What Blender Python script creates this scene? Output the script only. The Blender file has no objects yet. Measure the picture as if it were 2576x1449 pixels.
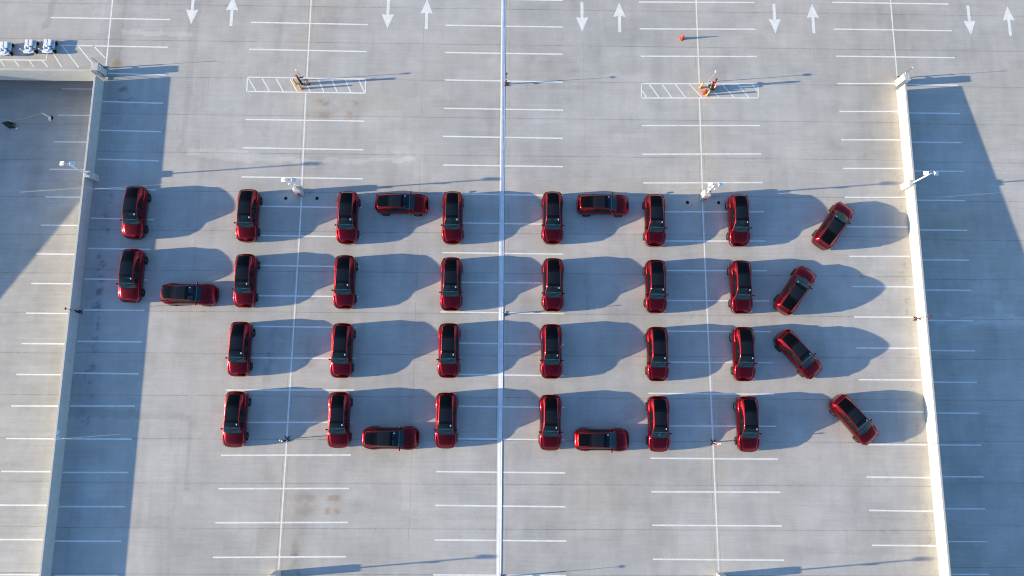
import bpy, bmesh, math, random
import numpy as np
from mathutils import Vector, Matrix

# ================= camera, sky, sun, exposure =================
sc = bpy.context.scene
col = sc.collection
F_PX, TILT, ROLL, YAW, HCAM = 1697.9, 0.158232, 0.089603, -0.082396, 58.0
cd = bpy.data.cameras.new('camera'); cam = bpy.data.objects.new('camera', cd); col.objects.link(cam)
cd.sensor_width = 36.0; cd.lens = F_PX/2576*36; cd.clip_start = 0.5; cd.clip_end = 6000
_f = Vector((0, math.sin(TILT), -math.cos(TILT))); _u = Vector((0, math.cos(TILT), math.sin(TILT))); _x = Vector((1, 0, 0))
_x2 = _x*math.cos(ROLL)+_u*math.sin(ROLL); _u2 = -_x*math.sin(ROLL)+_u*math.cos(ROLL)
_R = Matrix.Rotation(YAW, 3, 'Z'); _x2, _u2, _f = _R@_x2, _R@_u2, _R@_f
M4 = Matrix(((_x2.x, _u2.x, -_f.x, 0), (_x2.y, _u2.y, -_f.y, 0), (_x2.z, _u2.z, -_f.z, HCAM), (0, 0, 0, 1)))
cam.matrix_world = M4
sc.camera = cam

SUN_DIR = Vector((1.0, 0.084, -0.2087)).normalized()
ELEV = math.asin(-SUN_DIR.z)
w = bpy.data.worlds.new('World'); sc.world = w; w.use_nodes = True
nt = w.node_tree; bg = nt.nodes['Background']
sky = nt.nodes.new('ShaderNodeTexSky'); sky.sky_type = 'NISHITA'; sky.sun_disc = False
sky.sun_elevation = ELEV; sky.sun_rotation = math.atan2(-SUN_DIR.x, -SUN_DIR.y)
sky.air_density = 1.0; sky.dust_density = 0.6; sky.ozone_density = 3.7
bg.inputs['Strength'].default_value = 0.14
nt.links.new(sky.outputs[0], bg.inputs[0])
ld = bpy.data.lights.new('sun', 'SUN'); ld.energy = 5.0; ld.angle = math.radians(0.5); ld.color = (1.0, 0.83, 0.56)
so = bpy.data.objects.new('sun', ld); col.objects.link(so)
so.rotation_euler = SUN_DIR.to_track_quat('-Z', 'Y').to_euler()
sc.view_settings.view_transform = 'Standard'; sc.view_settings.look = 'None'; sc.view_settings.gamma = 1
sc.view_settings.exposure = 1.28
sc.cycles.max_bounces = 8; sc.cycles.diffuse_bounces = 3; sc.cycles.glossy_bounces = 4; sc.cycles.transparent_max_bounces = 8
sc.cycles.caustics_reflective = True; sc.cycles.sample_clamp_indirect = 5.0; sc.cycles.blur_glossy = 0.6; sc.cycles.caustics_refractive = False
sc.cycles.filter_width = 1.05
rnd = random.Random(7)

# ================= measured world positions (metres) =================
D_stall = [[-23.49,33.85,-12.73,33.78],[-23.47,31.18,-12.71,31.1],[-23.36,24.4,-12.67,24.37],[-23.37,21.73,-12.63,21.66],[-23.33,19.02,-12.58,18.96],[-23.35,16.35,-12.53,16.31],[-23.29,13.72,-12.53,13.65],[-23.27,11.04,-12.53,10.99],[-23.22,8.38,-12.53,8.35],[-23.29,5.72,-12.53,5.68],[-23.29,3.02,-12.52,3.03],[-23.35,0.29,-12.55,0.36],[-23.33,-2.39,-12.57,-2.32],[-23.38,-5.08,-12.59,-5.0],[-23.39,-7.76,-12.62,-7.7],[-23.44,-10.46,-12.63,-10.4],[-23.44,-13.17,-12.66,-13.08],[-5.53,36.54,5.34,36.48],[-5.53,33.82,5.32,33.79],[-5.53,31.11,5.31,31.09],[-5.52,28.42,5.29,28.36],[-5.51,25.68,5.29,25.64],[-5.54,23.01,5.27,22.95],[-5.46,20.32,5.26,20.28],[-5.47,17.67,5.27,17.6],[-5.46,15.0,5.26,14.97],[-5.4,12.32,5.26,12.27],[-5.4,9.69,5.25,9.7],[-5.4,7.08,5.25,7.01],[-5.43,4.41,5.27,4.34],[-5.45,1.75,5.26,1.67],[-5.42,-0.93,5.28,-0.99],[-5.43,-3.61,5.27,-3.68],[-5.45,-6.31,5.3,-6.37],[-5.46,-9.02,5.31,-9.09],[-5.47,-11.75,5.36,-11.8],[-5.5,-14.47,5.32,-14.5],[12.46,36.42,23.32,36.54],[12.47,33.71,23.31,33.83],[12.51,30.99,23.27,31.11],[12.45,24.25,23.25,24.38],[12.44,21.53,23.21,21.68],[12.41,18.84,23.19,18.99],[12.4,16.18,23.19,16.29],[12.39,13.52,23.16,13.62],[12.4,10.88,23.16,10.95],[12.39,8.23,23.19,8.27],[12.4,5.55,23.19,5.58],[12.41,2.89,23.22,2.91],[12.42,0.24,23.21,0.22],[12.45,-2.47,23.25,-2.46],[12.48,-5.14,23.23,-5.16],[12.45,-7.86,23.28,-7.85],[12.47,-10.53,23.26,-10.55],[12.45,-13.21,23.27,-13.25],[30.67,36.66,41.71,36.65],[30.65,33.95,41.75,33.94],[30.66,31.24,41.79,31.24],[30.6,28.54,36.08,28.61],[37.02,28.54,41.8,28.51],[30.61,25.82,36.06,25.89],[30.59,23.1,35.96,23.16],[30.57,20.39,35.94,20.45],[30.52,17.7,36.07,17.75],[30.54,14.99,35.96,15.02],[30.54,12.3,35.95,12.35],[30.53,9.6,36.01,9.62],[30.54,6.92,35.87,6.93],[30.57,4.22,35.94,4.23],[30.55,1.51,35.95,1.51],[30.59,-1.17,35.92,-1.19],[30.58,-3.93,35.94,-3.91],[30.61,-6.59,35.96,-6.62],[30.63,-9.28,35.98,-9.34],[30.66,-12.06,36.01,-12.08],[-41.83,34.06,-30.91,34.02],[-40.65,31.34,-30.87,31.28],[-36.05,28.67,-30.84,28.54],[-36.26,25.95,-30.82,25.85],[-36.21,23.23,-30.77,23.15],[-36.19,20.52,-30.76,20.42],[-36.2,17.82,-30.75,17.74],[-36.2,15.12,-30.72,15.04],[-36.2,12.41,-30.77,12.37],[-36.23,9.71,-30.78,9.67],[-36.25,7.01,-30.8,7.01],[-36.25,4.32,-30.78,4.31],[-36.28,1.64,-30.8,1.6],[-36.26,-1.11,-30.87,-1.08],[-36.32,-3.8,-30.87,-3.8],[-36.3,-6.52,-30.89,-6.5],[-36.32,-9.24,-30.91,-9.22],[-36.34,-11.94,-30.95,-11.94],[-36.03,-14.6,-30.92,-14.59]]
D_lramp = [[-41.96,28.43],[-41.95,25.73],[-41.95,23.04],[-41.92,20.33],[-41.91,17.64],[-41.91,14.95],[-41.91,12.26],[-41.9,9.55],[-41.92,6.88],[-41.9,4.19],[-41.92,1.52],[-41.91,-1.15],[-41.91,-3.86],[-41.88,-6.55]]
D_rramp = [[41.82,25.83],[41.84,23.1],[41.89,20.41],[41.9,17.71],[41.91,14.99],[41.95,12.27],[41.97,9.55],[42.0,6.84],[42.02,4.16],[42.04,1.38],[42.09,-1.31],[42.08,-4.07],[42.13,-6.79],[42.13,-9.52],[42.15,-12.28],[42.16,-15.02]]
D_hA = [[-23.43,28.45,-12.71,28.41],[-23.41,27.08,-12.68,27.05],[-23.43,28.45,-23.41,27.08],[-12.71,28.41,-12.68,27.05],[-22.1,28.37,-21.34,27.1],[-20.83,28.35,-20.12,27.12],[-19.56,28.32,-18.87,27.14],[-18.25,28.3,-17.69,27.12],[-17.01,28.31,-16.44,27.11],[-15.78,28.33,-15.24,27.12],[-14.57,28.34,-14.01,27.11],[-13.34,28.36,-12.74,27.09],[-23.37,28.38,-22.58,27.11]]
D_hC = [[12.52,28.3,23.24,28.41],[12.48,26.9,23.23,27.04],[12.52,28.3,12.48,26.9],[23.24,28.41,23.23,27.04],[13.25,28.23,14.08,27.0],[14.42,28.24,15.23,27.02],[15.63,28.26,16.53,27.03],[16.94,28.28,18.02,27.05],[18.53,28.3,19.61,27.05],[19.99,28.28,20.95,27.09],[21.34,28.33,22.32,27.11],[22.69,28.35,23.14,27.74],[12.6,27.6,12.92,26.99]]
D_hK = [[-47.71,29.84,-41.74,29.86],[-41.76,29.86,-41.74,30.5],[-47.16,29.74,-46.68,29.21],[-45.85,29.76,-45.43,29.22],[-44.6,29.77,-44.11,29.21],[-43.26,29.77,-42.8,29.21],[-42.07,29.78,-41.55,29.2],[-41.15,30.44,-40.27,29.19],[-40.47,31.29,-38.74,29.18],[-39.06,31.31,-37.32,29.33],[-37.65,31.33,-36.44,30.12]]
D_V = {"V1":[[-36.44,35.89],[-36.31,29.06]],"V2a":[[-18.06,36.17],[-18.06,28.43]],"V2b":[[-18.07,27.02],[-17.95,18.28]],"V2c":[[-17.9,17.22],[-17.94,8.42],[-17.98,0.83],[-18.06,-14.12]],"V4a":[[17.85,36.7],[17.85,28.44]],"V4b":[[17.8,26.89],[17.74,18.17]],"V4c":[[17.7,17.14],[17.72,9.36],[17.76,1.06],[17.84,-14.13]],"V5":[[36.24,36.98],[36.22,29.2]]}
D_arrD = [[-28.96,33.58],[-10.91,33.4],[7.13,33.34],[25.16,33.43],[43.53,33.52]]
D_arrU = [[-25.3,33.47],[-7.32,33.42],[10.62,33.35],[28.76,33.51],[47.27,33.52]]
D_drain = [[-19.3,17.09],[-16.55,17.11],[16.36,17.07],[19.15,17.08]]
CARS = [(-32.03, 15.47, -90), (-31.81, 9.9, -90), (-22.26, 15.3, -90), (-22.08, 9.54, -90), (-22.14, 3.7, -90), (-22.11, -2.1, -90), (-13.61, 15.2, -90), (-13.6, 9.5, -90), (-13.56, 3.64, -90), (-13.54, -2.1, -90), (-4.47, 15.28, -90), (-4.47, 9.4, -90), (-4.56, 3.7, -90), (-4.66, -2.1, -90), (4.26, 15.36, -90), (4.28, 9.4, -90), (4.12, 3.69, -90), (4.02, -2.22, -90), (13.23, 15.22, -90), (13.14, 9.34, -90), (13.13, 3.53, -90), (13.06, -2.28, -90), (20.63, 15.3, -90), (20.54, 9.35, -90), (20.49, 3.58, -90), (20.55, -2.26, -90), (28.99, 14.92, 54), (25.27, 9.13, 55), (25.21, 3.6, -50), (29.58, -1.85, -50), (-26.74, 8.34, 0), (-8.92, 16.5, 0), (-9.19, -3.56, 0), (8.7, 16.6, 0), (8.3, -3.6, 0)]

# ---- car geometry: x forward, y left, z up, origin on the ground under the middle of the car ----
def spl(xs, ys):
    n = len(xs)
    def f(x):
        if x <= xs[0]: return ys[0]
        if x >= xs[-1]: return ys[-1]
        i = 0
        while x > xs[i+1]: i += 1
        h = xs[i+1]-xs[i]; t = (x-xs[i])/h
        def m(k):
            if k == 0: return (ys[1]-ys[0])/(xs[1]-xs[0])
            if k == n-1: return (ys[-1]-ys[-2])/(xs[-1]-xs[-2])
            a = (ys[k]-ys[k-1])/(xs[k]-xs[k-1]); b = (ys[k+1]-ys[k])/(xs[k+1]-xs[k])
            return 0 if a*b <= 0 else 2*a*b/(a+b)
        m0, m1 = m(i)*h, m(i+1)*h
        return (2*t**3-3*t*t+1)*ys[i]+(t**3-2*t*t+t)*m0+(-2*t**3+3*t*t)*ys[i+1]+(t**3-t*t)*m1
    return f
def tab(*p): return spl([a[0] for a in p], [a[1] for a in p])
cW  = tab((-2.36,.50),(-2.33,.64),(-2.24,.765),(-2.08,.86),(-1.85,.92),(-1.45,.945),(-1.05,.93),(-.6,.905),(0,.90),(.55,.905),(1.0,.925),(1.4,.94),(1.75,.93),(2.0,.885),(2.16,.81),(2.27,.70),(2.33,.58),(2.36,.46))
cYB = tab((-2.36,.46),(-2.30,.58),(-2.2,.66),(-1.95,.745),(-1.5,.79),(-.8,.795),(0,.795),(.6,.79),(1.0,.785),(1.4,.77),(1.8,.72),(2.05,.64),(2.22,.54),(2.33,.44),(2.36,.38))
cZB = tab((-2.36,.97),(-2.2,1.05),(-1.95,1.09),(-1.5,1.11),(-.8,1.08),(0,1.05),(.6,1.04),(1.0,1.045),(1.4,1.02),(1.75,.965),(2.0,.89),(2.18,.79),(2.3,.67),(2.36,.58))
cYU = tab((-1.62,.79),(-1.35,.725),(-1.0,.67),(-.5,.635),(0,.63),(.4,.65),(.8,.70),(1.05,.76))
cZU = tab((-1.62,1.125),(-1.35,1.25),(-1.0,1.38),(-.5,1.485),(0,1.505),(.4,1.42),(.8,1.21),(1.05,1.06))
cYR = tab((-2.08,.485),(-1.6,.505),(-1.1,.525),(-.5,.54),(0,.55),(.3,.575),(.6,.62),(.9,.67),(1.1,.70))
cZR = tab((-2.08,1.335),(-1.9,1.40),(-1.6,1.475),(-1.1,1.565),(-.5,1.625),(0,1.635),(.3,1.59),(.6,1.44),(.9,1.245),(1.1,1.11))
def lerp(a, b, t): return a+(b-a)*t
def sst(a, b, x):
    t = min(1, max(0, (x-a)/(b-a))); return t*t*(3-2*t)
def patch(P, nu, nv, vs=None):
    vs = vs or [j/nv for j in range(nv+1)]
    V = [P(i/nu, v) for i in range(nu+1) for v in vs]; m = len(vs)
    F = [(i*m+j, i*m+j+1, (i+1)*m+j+1, (i+1)*m+j) for i in range(nu) for j in range(m-1)]
    return V, F
def side_pt(x, v):       # v 0..1 from the sill trim up to the belt line
    W, yb, zb = cW(x), cYB(x), cZB(x)
    arch = .030*max(math.exp(-((x-1.45)/.33)**4), math.exp(-((x+1.47)/.33)**4))
    K = [(0, W*.955, .36), (.22, W*.985, lerp(.36, zb, .2)), (.45, W+arch*.6, lerp(.36, zb, .42)), (.66, W*.985+arch, lerp(.36, zb, .62)), (.84, lerp(W*.96+arch, yb, .25), lerp(.36, zb, .88)), (.94, lerp(W*.96, yb, .62), zb-.012), (1, yb, zb)]
    ys = spl([k[0] for k in K], [k[1] for k in K]); zs = spl([k[0] for k in K], [k[2] for k in K])
    return ys(v), zs(v)
def hood_z(x, v):
    return cZB(x)+.055*(1-v*v)*sst(2.36, 1.9, x)+.02*(1-v*v)+.03*(sst(.90, .74, abs(v)))*sst(2.36, 2.05, x)-.012*math.exp(-((abs(v)-.93)/.05)**2)*sst(2.36, 2.1, x)
def ws_x(t, v):          # windshield rows: t 0 at the roof, 1 at the cowl; the cowl bows forward
    return lerp(.26, 1.10, t)+.15*t*(1-v*v)
def top_pt(x0, v, bow=0.):
    return (x0+bow*(1-v*v), v*cYR(x0), cZR(x0)+.035*(1-v*v))
def car_geo():
    G = {}
    sv = [i/14 for i in range(15)]
    xs = [-2.36+4.72*(.5-.5*math.cos(math.pi*i/64)) for i in range(65)]
    body = []
    for s in (1, -1):
        def Ps(u, v, s=s):
            x = xs[int(round(u*64))]; y, z = side_pt(x, v); return (x, s*y, z)
        body.append(patch(Ps, 64, 14))
        def Pc(u, v, s=s):      # rear quarter between belt and roof edge
            x = lerp(-2.10, -1.62, u)
            return (x, s*(lerp(cYB(x), cYR(x), v)+.03*math.sin(math.pi*v)), lerp(cZB(x), cZR(x), v)+.02*math.sin(math.pi*v))
        body.append(patch(Pc, 8, 6))
        def Pr(u, v, s=s):      # red roof rail from the rear quarter to the foot of the windscreen pillar
            x = lerp(-1.62, 1.08, u); yu, zu = (cYU(x), cZU(x)); yr, zr = cYR(x), cZR(x)
            return (x, s*(lerp(yu, yr, v)+.012*math.sin(math.pi*v)), lerp(zu, zr, v)+.022*math.sin(math.pi*v))
        body.append(patch(Pr, 40, 5))
        def Pq(u, v, s=s):      # pillar foot
            x = lerp(1.04, 1.25, u)
            return (x, s*lerp(cYB(x), cYR(1.1)-.02, v), lerp(cZB(x), cZR(1.1)+.0*u-.02*u, v))
        body.append(patch(Pq, 3, 2))
    def Ph(u, v):
        v = 2*v-1; x = lerp(1.06+.20*(1-v*v), 2.36, u); return (x, v*cYB(x), hood_z(x, v))
    body.append(patch(Ph, 30, 28))
    def Pt(u, v):
        v = 2*v-1; x = lerp(-2.36, -1.98-.07*(1-v*v), u)
        c = .03+.24*sst(-2.33, -2.03, x)
        return (x-.02*(1-v*v)*(1-u), v*cYB(x), cZB(x)+c*(1-abs(v)**5))
    body.append(patch(Pt, 12, 24))
    for e, x in ((1, 2.36), (-1, -2.36)):
        def Pe(u, v, e=e, x=x):
            y, z = side_pt(x, u); w = 2*v-1
            if e > 0: z = z+(hood_z(x, w)-cZB(x))*u
            else: z = z+.03*(1-abs(w)**5)*u
            return (x+e*.03*(1-w*w), w*y, z)
        body.append(patch(Pe, 10, 10))
    G['body'] = body
    tr = []
    for s in (1, -1):
        tr.append(patch(lambda u, v, s=s: (lerp(-2.33, 2.33, u), s*cW(lerp(-2.33, 2.33, u))*lerp(.90, .955, v), lerp(.18, .365, v)), 50, 2))
    for e in (1, -1):
        tr.append(patch(lambda u, v, e=e: (e*(2.33+.05*(1-(2*v-1)**2)), (2*v-1)*cW(e*2.33)*lerp(.9, .96, u), lerp(.18, .38, u)), 2, 8))
    tr.append(patch(lambda u, v: (lerp(-2.3, 2.3, u), (2*v-1)*cW(lerp(-2.3, 2.3, u))*.9, .185), 30, 2))
    G['lower_trim'] = tr
    G['windscreen'] = [patch(lambda u, v: (ws_x(u, 2*v-1), (2*v-1)*cYR(lerp(.26, 1.10, u)), cZR(lerp(.26, 1.10, u))+.035*(1-(2*v-1)**2)), 14, 16)]
    G['roof_bar'] = [patch(lambda u, v: top_pt(lerp(.03, .27, u), 2*v-1), 3, 12), patch(lambda u, v: top_pt(lerp(-1.22, -.98, u), 2*v-1, -.05), 3, 12)]
    G['roof_glass'] = [patch(lambda u, v: top_pt(lerp(-1.0, .035, u), 2*v-1, -.05*(1-u)), 14, 12)]
    G['rear_window'] = [patch(lambda u, v: top_pt(lerp(-2.06, -1.2, u), 2*v-1, -.06), 12, 12)]
    for n, s in (('side_window', 1), ('side_window', -1)):
        G.setdefault(n, []).append(patch(lambda u, v, s=s: (lerp(-1.62, 1.05, u), s*(lerp(cYB(lerp(-1.62, 1.05, u)), cYU(lerp(-1.62, 1.05, u)), v)-.008), lerp(cZB(lerp(-1.62, 1.05, u)), cZU(lerp(-1.62, 1.05, u)), v)), 36, 5))
    return G

# ================= helpers =================
def tag(o, label=None, cat=None, group=None, kind=None):
    if label: o['label'] = label
    if cat: o['category'] = cat
    if group: o['group'] = group
    if kind: o['kind'] = kind
    return o
def mesh_obj(name, V, F, mat, parent=None, smooth=False, loc=None):
    me = bpy.data.meshes.new(name); me.from_pydata([tuple(v) for v in V], [], F); me.update()
    if smooth:
        for p in me.polygons: p.use_smooth = True
    if mat: me.materials.append(mat)
    o = bpy.data.objects.new(name, me); col.objects.link(o)
    if parent: o.parent = parent
    if loc: o.location = loc
    return o
def empty(name, loc=(0, 0, 0), rz=0):
    o = bpy.data.objects.new(name, None); col.objects.link(o); o.location = loc; o.rotation_euler = (0, 0, rz); o.empty_display_size = .3
    return o
class MB:
    def __init__(s): s.bm = bmesh.new()
    def box(s, x0, y0, z0, x1, y1, z1, bev=0, M=None):
        b = bmesh.new(); bmesh.ops.create_cube(b, size=1)
        bmesh.ops.scale(b, vec=(x1-x0, y1-y0, z1-z0), verts=b.verts)
        if bev: bmesh.ops.bevel(b, geom=list(b.edges), offset=bev, segments=2, affect='EDGES', profile=.5)
        bmesh.ops.translate(b, vec=((x0+x1)/2, (y0+y1)/2, (z0+z1)/2), verts=b.verts)
        return s.add(b, M)
    def cyl(s, p0, p1, r0, r1=None, n=16, M=None):
        p0, p1 = Vector(p0), Vector(p1); r1 = r0 if r1 is None else r1
        b = bmesh.new(); d = p1-p0
        bmesh.ops.create_cone(b, cap_ends=True, segments=n, radius1=r0, radius2=r1, depth=d.length)
        q = d.to_track_quat('Z', 'Y').to_matrix().to_4x4(); q.translation = (p0+p1)/2
        bmesh.ops.transform(b, matrix=q, verts=b.verts)
        return s.add(b, M)
    def ball(s, c, r, sc_=(1, 1, 1), M=None, n=12):
        b = bmesh.new(); bmesh.ops.create_uvsphere(b, u_segments=n*2, v_segments=n, radius=r)
        bmesh.ops.scale(b, vec=sc_, verts=b.verts); bmesh.ops.translate(b, vec=c, verts=b.verts)
        return s.add(b, M)
    def poly(s, pts, h0, h1):     # prism from a plan outline
        n = len(pts); b = bmesh.new()
        lo = [b.verts.new((p[0], p[1], h0)) for p in pts]; hi = [b.verts.new((p[0], p[1], h1)) for p in pts]
        b.faces.new(lo[::-1]); b.faces.new(hi)
        for i in range(n): b.faces.new((lo[i], lo[(i+1) % n], hi[(i+1) % n], hi[i]))
        return s.add(b)
    def add(s, b, M=None):
        if M is not None: bmesh.ops.transform(b, matrix=M, verts=b.verts)
        me = bpy.data.meshes.new('tmp'); b.to_mesh(me); b.free(); s.bm.from_mesh(me); bpy.data.meshes.remove(me); return s
    def build(s, name, mat, parent=None, smooth=False, loc=None):
        me = bpy.data.meshes.new(name); s.bm.to_mesh(me); s.bm.free()
        if smooth:
            for p in me.polygons: p.use_smooth = True
            me.set_sharp_from_angle(angle=math.radians(40))
        me.materials.append(mat)
        o = bpy.data.objects.new(name, me); col.objects.link(o)
        if parent: o.parent = parent
        if loc: o.location = loc
        return o
def copy_tree(o, parent=None):
    c = o.copy(); col.objects.link(c); c.parent = parent
    for ch in o.children: copy_tree(ch, c)
    return c

# ================= materials =================
def mat(name, rgb, rough=.6, metal=0, coat=0, coat_r=.05, spec=.5, noise=None, bump=0):
    m = bpy.data.materials.new(name); m.use_nodes = True; n = m.node_tree.nodes; l = m.node_tree.links
    b = n['Principled BSDF']; b.inputs['Base Color'].default_value = (*rgb, 1)
    b.inputs['Roughness'].default_value = rough; b.inputs['Metallic'].default_value = metal
    b.inputs['Coat Weight'].default_value = coat; b.inputs['Coat Roughness'].default_value = coat_r
    b.inputs['Specular IOR Level'].default_value = spec
    if noise:
        s, amt = noise
        tc = n.new('ShaderNodeTexCoord'); t = n.new('ShaderNodeTexNoise'); t.inputs['Scale'].default_value = s; t.inputs['Detail'].default_value = 6
        l.new(tc.outputs['Object'], t.inputs['Vector'])
        r = n.new('ShaderNodeMapRange'); r.inputs[1].default_value = .3; r.inputs[2].default_value = .7; r.inputs[3].default_value = 1-amt; r.inputs[4].default_value = 1+amt
        l.new(t.outputs['Fac'], r.inputs[0])
        v = n.new('ShaderNodeVectorMath'); v.operation = 'SCALE'; v.inputs[0].default_value = rgb; l.new(r.outputs[0], v.inputs['Scale'])
        l.new(v.outputs[0], b.inputs['Base Color'])
        if bump:
            bp = n.new('ShaderNodeBump'); bp.inputs['Strength'].default_value = bump; bp.inputs['Distance'].default_value = .02
            l.new(t.outputs['Fac'], bp.inputs['Height']); l.new(bp.outputs[0], b.inputs['Normal'])
    return m
def concrete_deck(name, use_attr=True, base=(.440, .422, .402), streak=.075):
    m = bpy.data.materials.new(name); m.use_nodes = True; N = m.node_tree.nodes; L = m.node_tree.links
    b = N['Principled BSDF']; b.inputs['Roughness'].default_value = .82; b.inputs['Specular IOR Level'].default_value = .25
    tc = N.new('ShaderNodeTexCoord'); sep = N.new('ShaderNodeSeparateXYZ'); L.new(tc.outputs['Object'], sep.inputs[0])
    def math_(op, a, bb=None, clamp=False):
        k = N.new('ShaderNodeMath'); k.operation = op; k.use_clamp = clamp
        for i, q in enumerate((a, bb)):
            if q is None: continue
            if isinstance(q, (int, float)): k.inputs[i].default_value = q
            else: L.new(q, k.inputs[i])
        return k.outputs[0]
    def noise(scale, detail=4, vec=(1, 1, 1), rough=.55, lo=.3, hi=.7, a=0, c=1):
        mp = N.new('ShaderNodeMapping'); mp.inputs['Scale'].default_value = vec; L.new(tc.outputs['Object'], mp.inputs[0])
        t = N.new('ShaderNodeTexNoise'); t.inputs['Scale'].default_value = scale; t.inputs['Detail'].default_value = detail; t.inputs['Roughness'].default_value = rough
        L.new(mp.outputs[0], t.inputs['Vector'])
        r = N.new('ShaderNodeMapRange'); r.inputs[1].default_value = lo; r.inputs[2].default_value = hi; r.inputs[3].default_value = a; r.inputs[4].default_value = c
        L.new(t.outputs['Fac'], r.inputs[0]); return r.outputs[0], t.outputs['Fac']
    s1, _ = noise(1.0, 5, (.22, 5.0, 1), a=1-streak*.6, c=1+streak*.6)     # broom marks run along x
    s2, f2 = noise(1.0, 3, (1.2, 22.0, 1), a=1-streak*.35, c=1+streak*.35)
    s3, _ = noise(.35, 5, a=.95, c=1.05)
    s4, f4 = noise(9.0, 4, rough=.7, a=.945, c=1.055)
    s6, _ = noise(.9, 6, rough=.68, a=.945, c=1.045)
    s7, _ = noise(2.6, 5, (1, 1, 1), rough=.65, lo=.60, hi=.78, a=1.0, c=.86)
    s5, _ = noise(1.0, 4, (1.6, .12, 1), a=.97, c=1.03)
    v = math_('MULTIPLY', math_('MULTIPLY', math_('MULTIPLY', s1, s2), math_('MULTIPLY', s3, s4)), math_('MULTIPLY', s5, math_('MULTIPLY', s6, s7)))
    # small dark specks
    vo = N.new('ShaderNodeTexVoronoi'); vo.inputs['Scale'].default_value = .9; L.new(tc.outputs['Object'], vo.inputs['Vector'])
    sp = math_('LESS_THAN', vo.outputs['Distance'], .035)
    v = math_('MULTIPLY', v, math_('SUBTRACT', 1, math_('MULTIPLY', sp, .35)))
    # joints between the floor panels, wobbling a little in darkness
    wob, _ = noise(2.3, 3, a=.25, c=1.0)
    yy = math_('ADD', sep.outputs['Y'], 10.89+3.569*30)
    dj = math_('ABSOLUTE', math_('SUBTRACT', math_('MODULO', math_('ADD', yy, 3.569/2), 3.569), 3.569/2))
    j = math_('LESS_THAN', dj, .018)
    v = math_('MULTIPLY', v, math_('SUBTRACT', 1, math_('MULTIPLY', math_('MULTIPLY', j, wob), .55)))
    jj = math_('LESS_THAN', dj, .10)
    v = math_('MULTIPLY', v, math_('SUBTRACT', 1, math_('MULTIPLY', math_('MULTIPLY', jj, wob), .035)))
    for X, wd, st in ((-18.22, .012, .5), (-17.80, .012, .5), (17.56, .012, .45), (18.02, .012, .5), (-.50, .012, .5), (.42, .012, .5), (7.22, .012, .3), (14.0, .010, .22), (28.6, .010, .25), (-26.9, .012, .3), (-30.2, .01, .2), (-35.2, .012, .35), (42.9, .012, .25), (35.3, .01, .15), (-7.55, .014, .4), (-11.6, .01, .15)):
        n1, _ = noise(.6, 4, (1, 1, 1), a=-.10, c=.10)
        xx = math_('ADD', sep.outputs['X'], math_('MULTIPLY', n1, .5 if st < .45 else .08))
        brk, _ = noise(.30, 3, (.5, 1, 1), lo=.42, hi=.58, a=.1, c=1.0)
        k = math_('LESS_THAN', math_('ABSOLUTE', math_('SUBTRACT', xx, X)), wd)
        v = math_('MULTIPLY', v, math_('SUBTRACT', 1, math_('MULTIPLY', math_('MULTIPLY', k, brk), st)))
    sc_ = N.new('ShaderNodeVectorMath'); sc_.operation = 'SCALE'; L.new(v, sc_.inputs['Scale'])
    if use_attr:
        at = N.new('ShaderNodeAttribute'); at.attribute_name = 'tint'
        mu = N.new('ShaderNodeVectorMath'); mu.operation = 'MULTIPLY'; mu.inputs[0].default_value = base
        tw = N.new('ShaderNodeVectorMath'); tw.operation = 'SCALE'; tw.inputs['Scale'].default_value = 1.25; L.new(at.outputs['Color'], tw.inputs[0])
        L.new(tw.outputs[0], mu.inputs[1]); L.new(mu.outputs[0], sc_.inputs[0])
    else: sc_.inputs[0].default_value = base
    L.new(sc_.outputs[0], b.inputs['Base Color'])
    bp = N.new('ShaderNodeBump'); bp.inputs['Strength'].default_value = .12; bp.inputs['Distance'].default_value = .01
    L.new(f2, bp.inputs['Height']); L.new(bp.outputs[0], b.inputs['Normal'])
    return m
M_deck = concrete_deck('deck_concrete')
M_ramp = concrete_deck('ramp_concrete', base=(.440, .425, .400), streak=.10)
M_wall = mat('precast_concrete', (.47, .465, .445), .8, noise=(1.6, .07), bump=.1)
M_ped = mat('pedestal_concrete', (.50, .485, .46), .8, noise=(3.0, .08), bump=.1)
M_paint = mat('road_paint', (.74, .74, .72), .65, noise=(2.5, .10))
M_metal = mat('joint_cover_metal', (.74, .76, .80), .5, .1, noise=(2.0, .10))
M_dark = mat('dark_matte', (.03, .03, .03), .9)
M_white = mat('white_enamel', (.82, .82, .81), .35, coat=.3)
M_whitep = mat('white_plastic', (.80, .80, .80), .4, noise=(5, .05))
M_black = mat('black_rubber', (.007, .007, .008), .7, spec=.2)
M_blackp = mat('black_painted_metal', (.02, .02, .02), .45)
M_redp = mat('red_painted_metal', (.50, .03, .02), .4)
M_redd = mat('weathered_red_metal', (.15, .022, .022), .55)
M_orange = mat('orange_plastic', (.62, .045, .02), .5)
M_bollard = mat('yellow_orange_bollard', (.60, .30, .05), .5)
M_bollard2 = mat('amber_bollard', (.75, .22, .03), .5)
M_grey = mat('grey_metal', (.35, .36, .37), .45, .4)
M_tape = mat('yellow_tape', (.50, .48, .18), .5)
M_sign = mat('sign_plate_white', (.78, .80, .82), .5)
M_under = mat('ground_far_below', (.12, .11, .09), .9, noise=(.02, .3))
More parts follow.
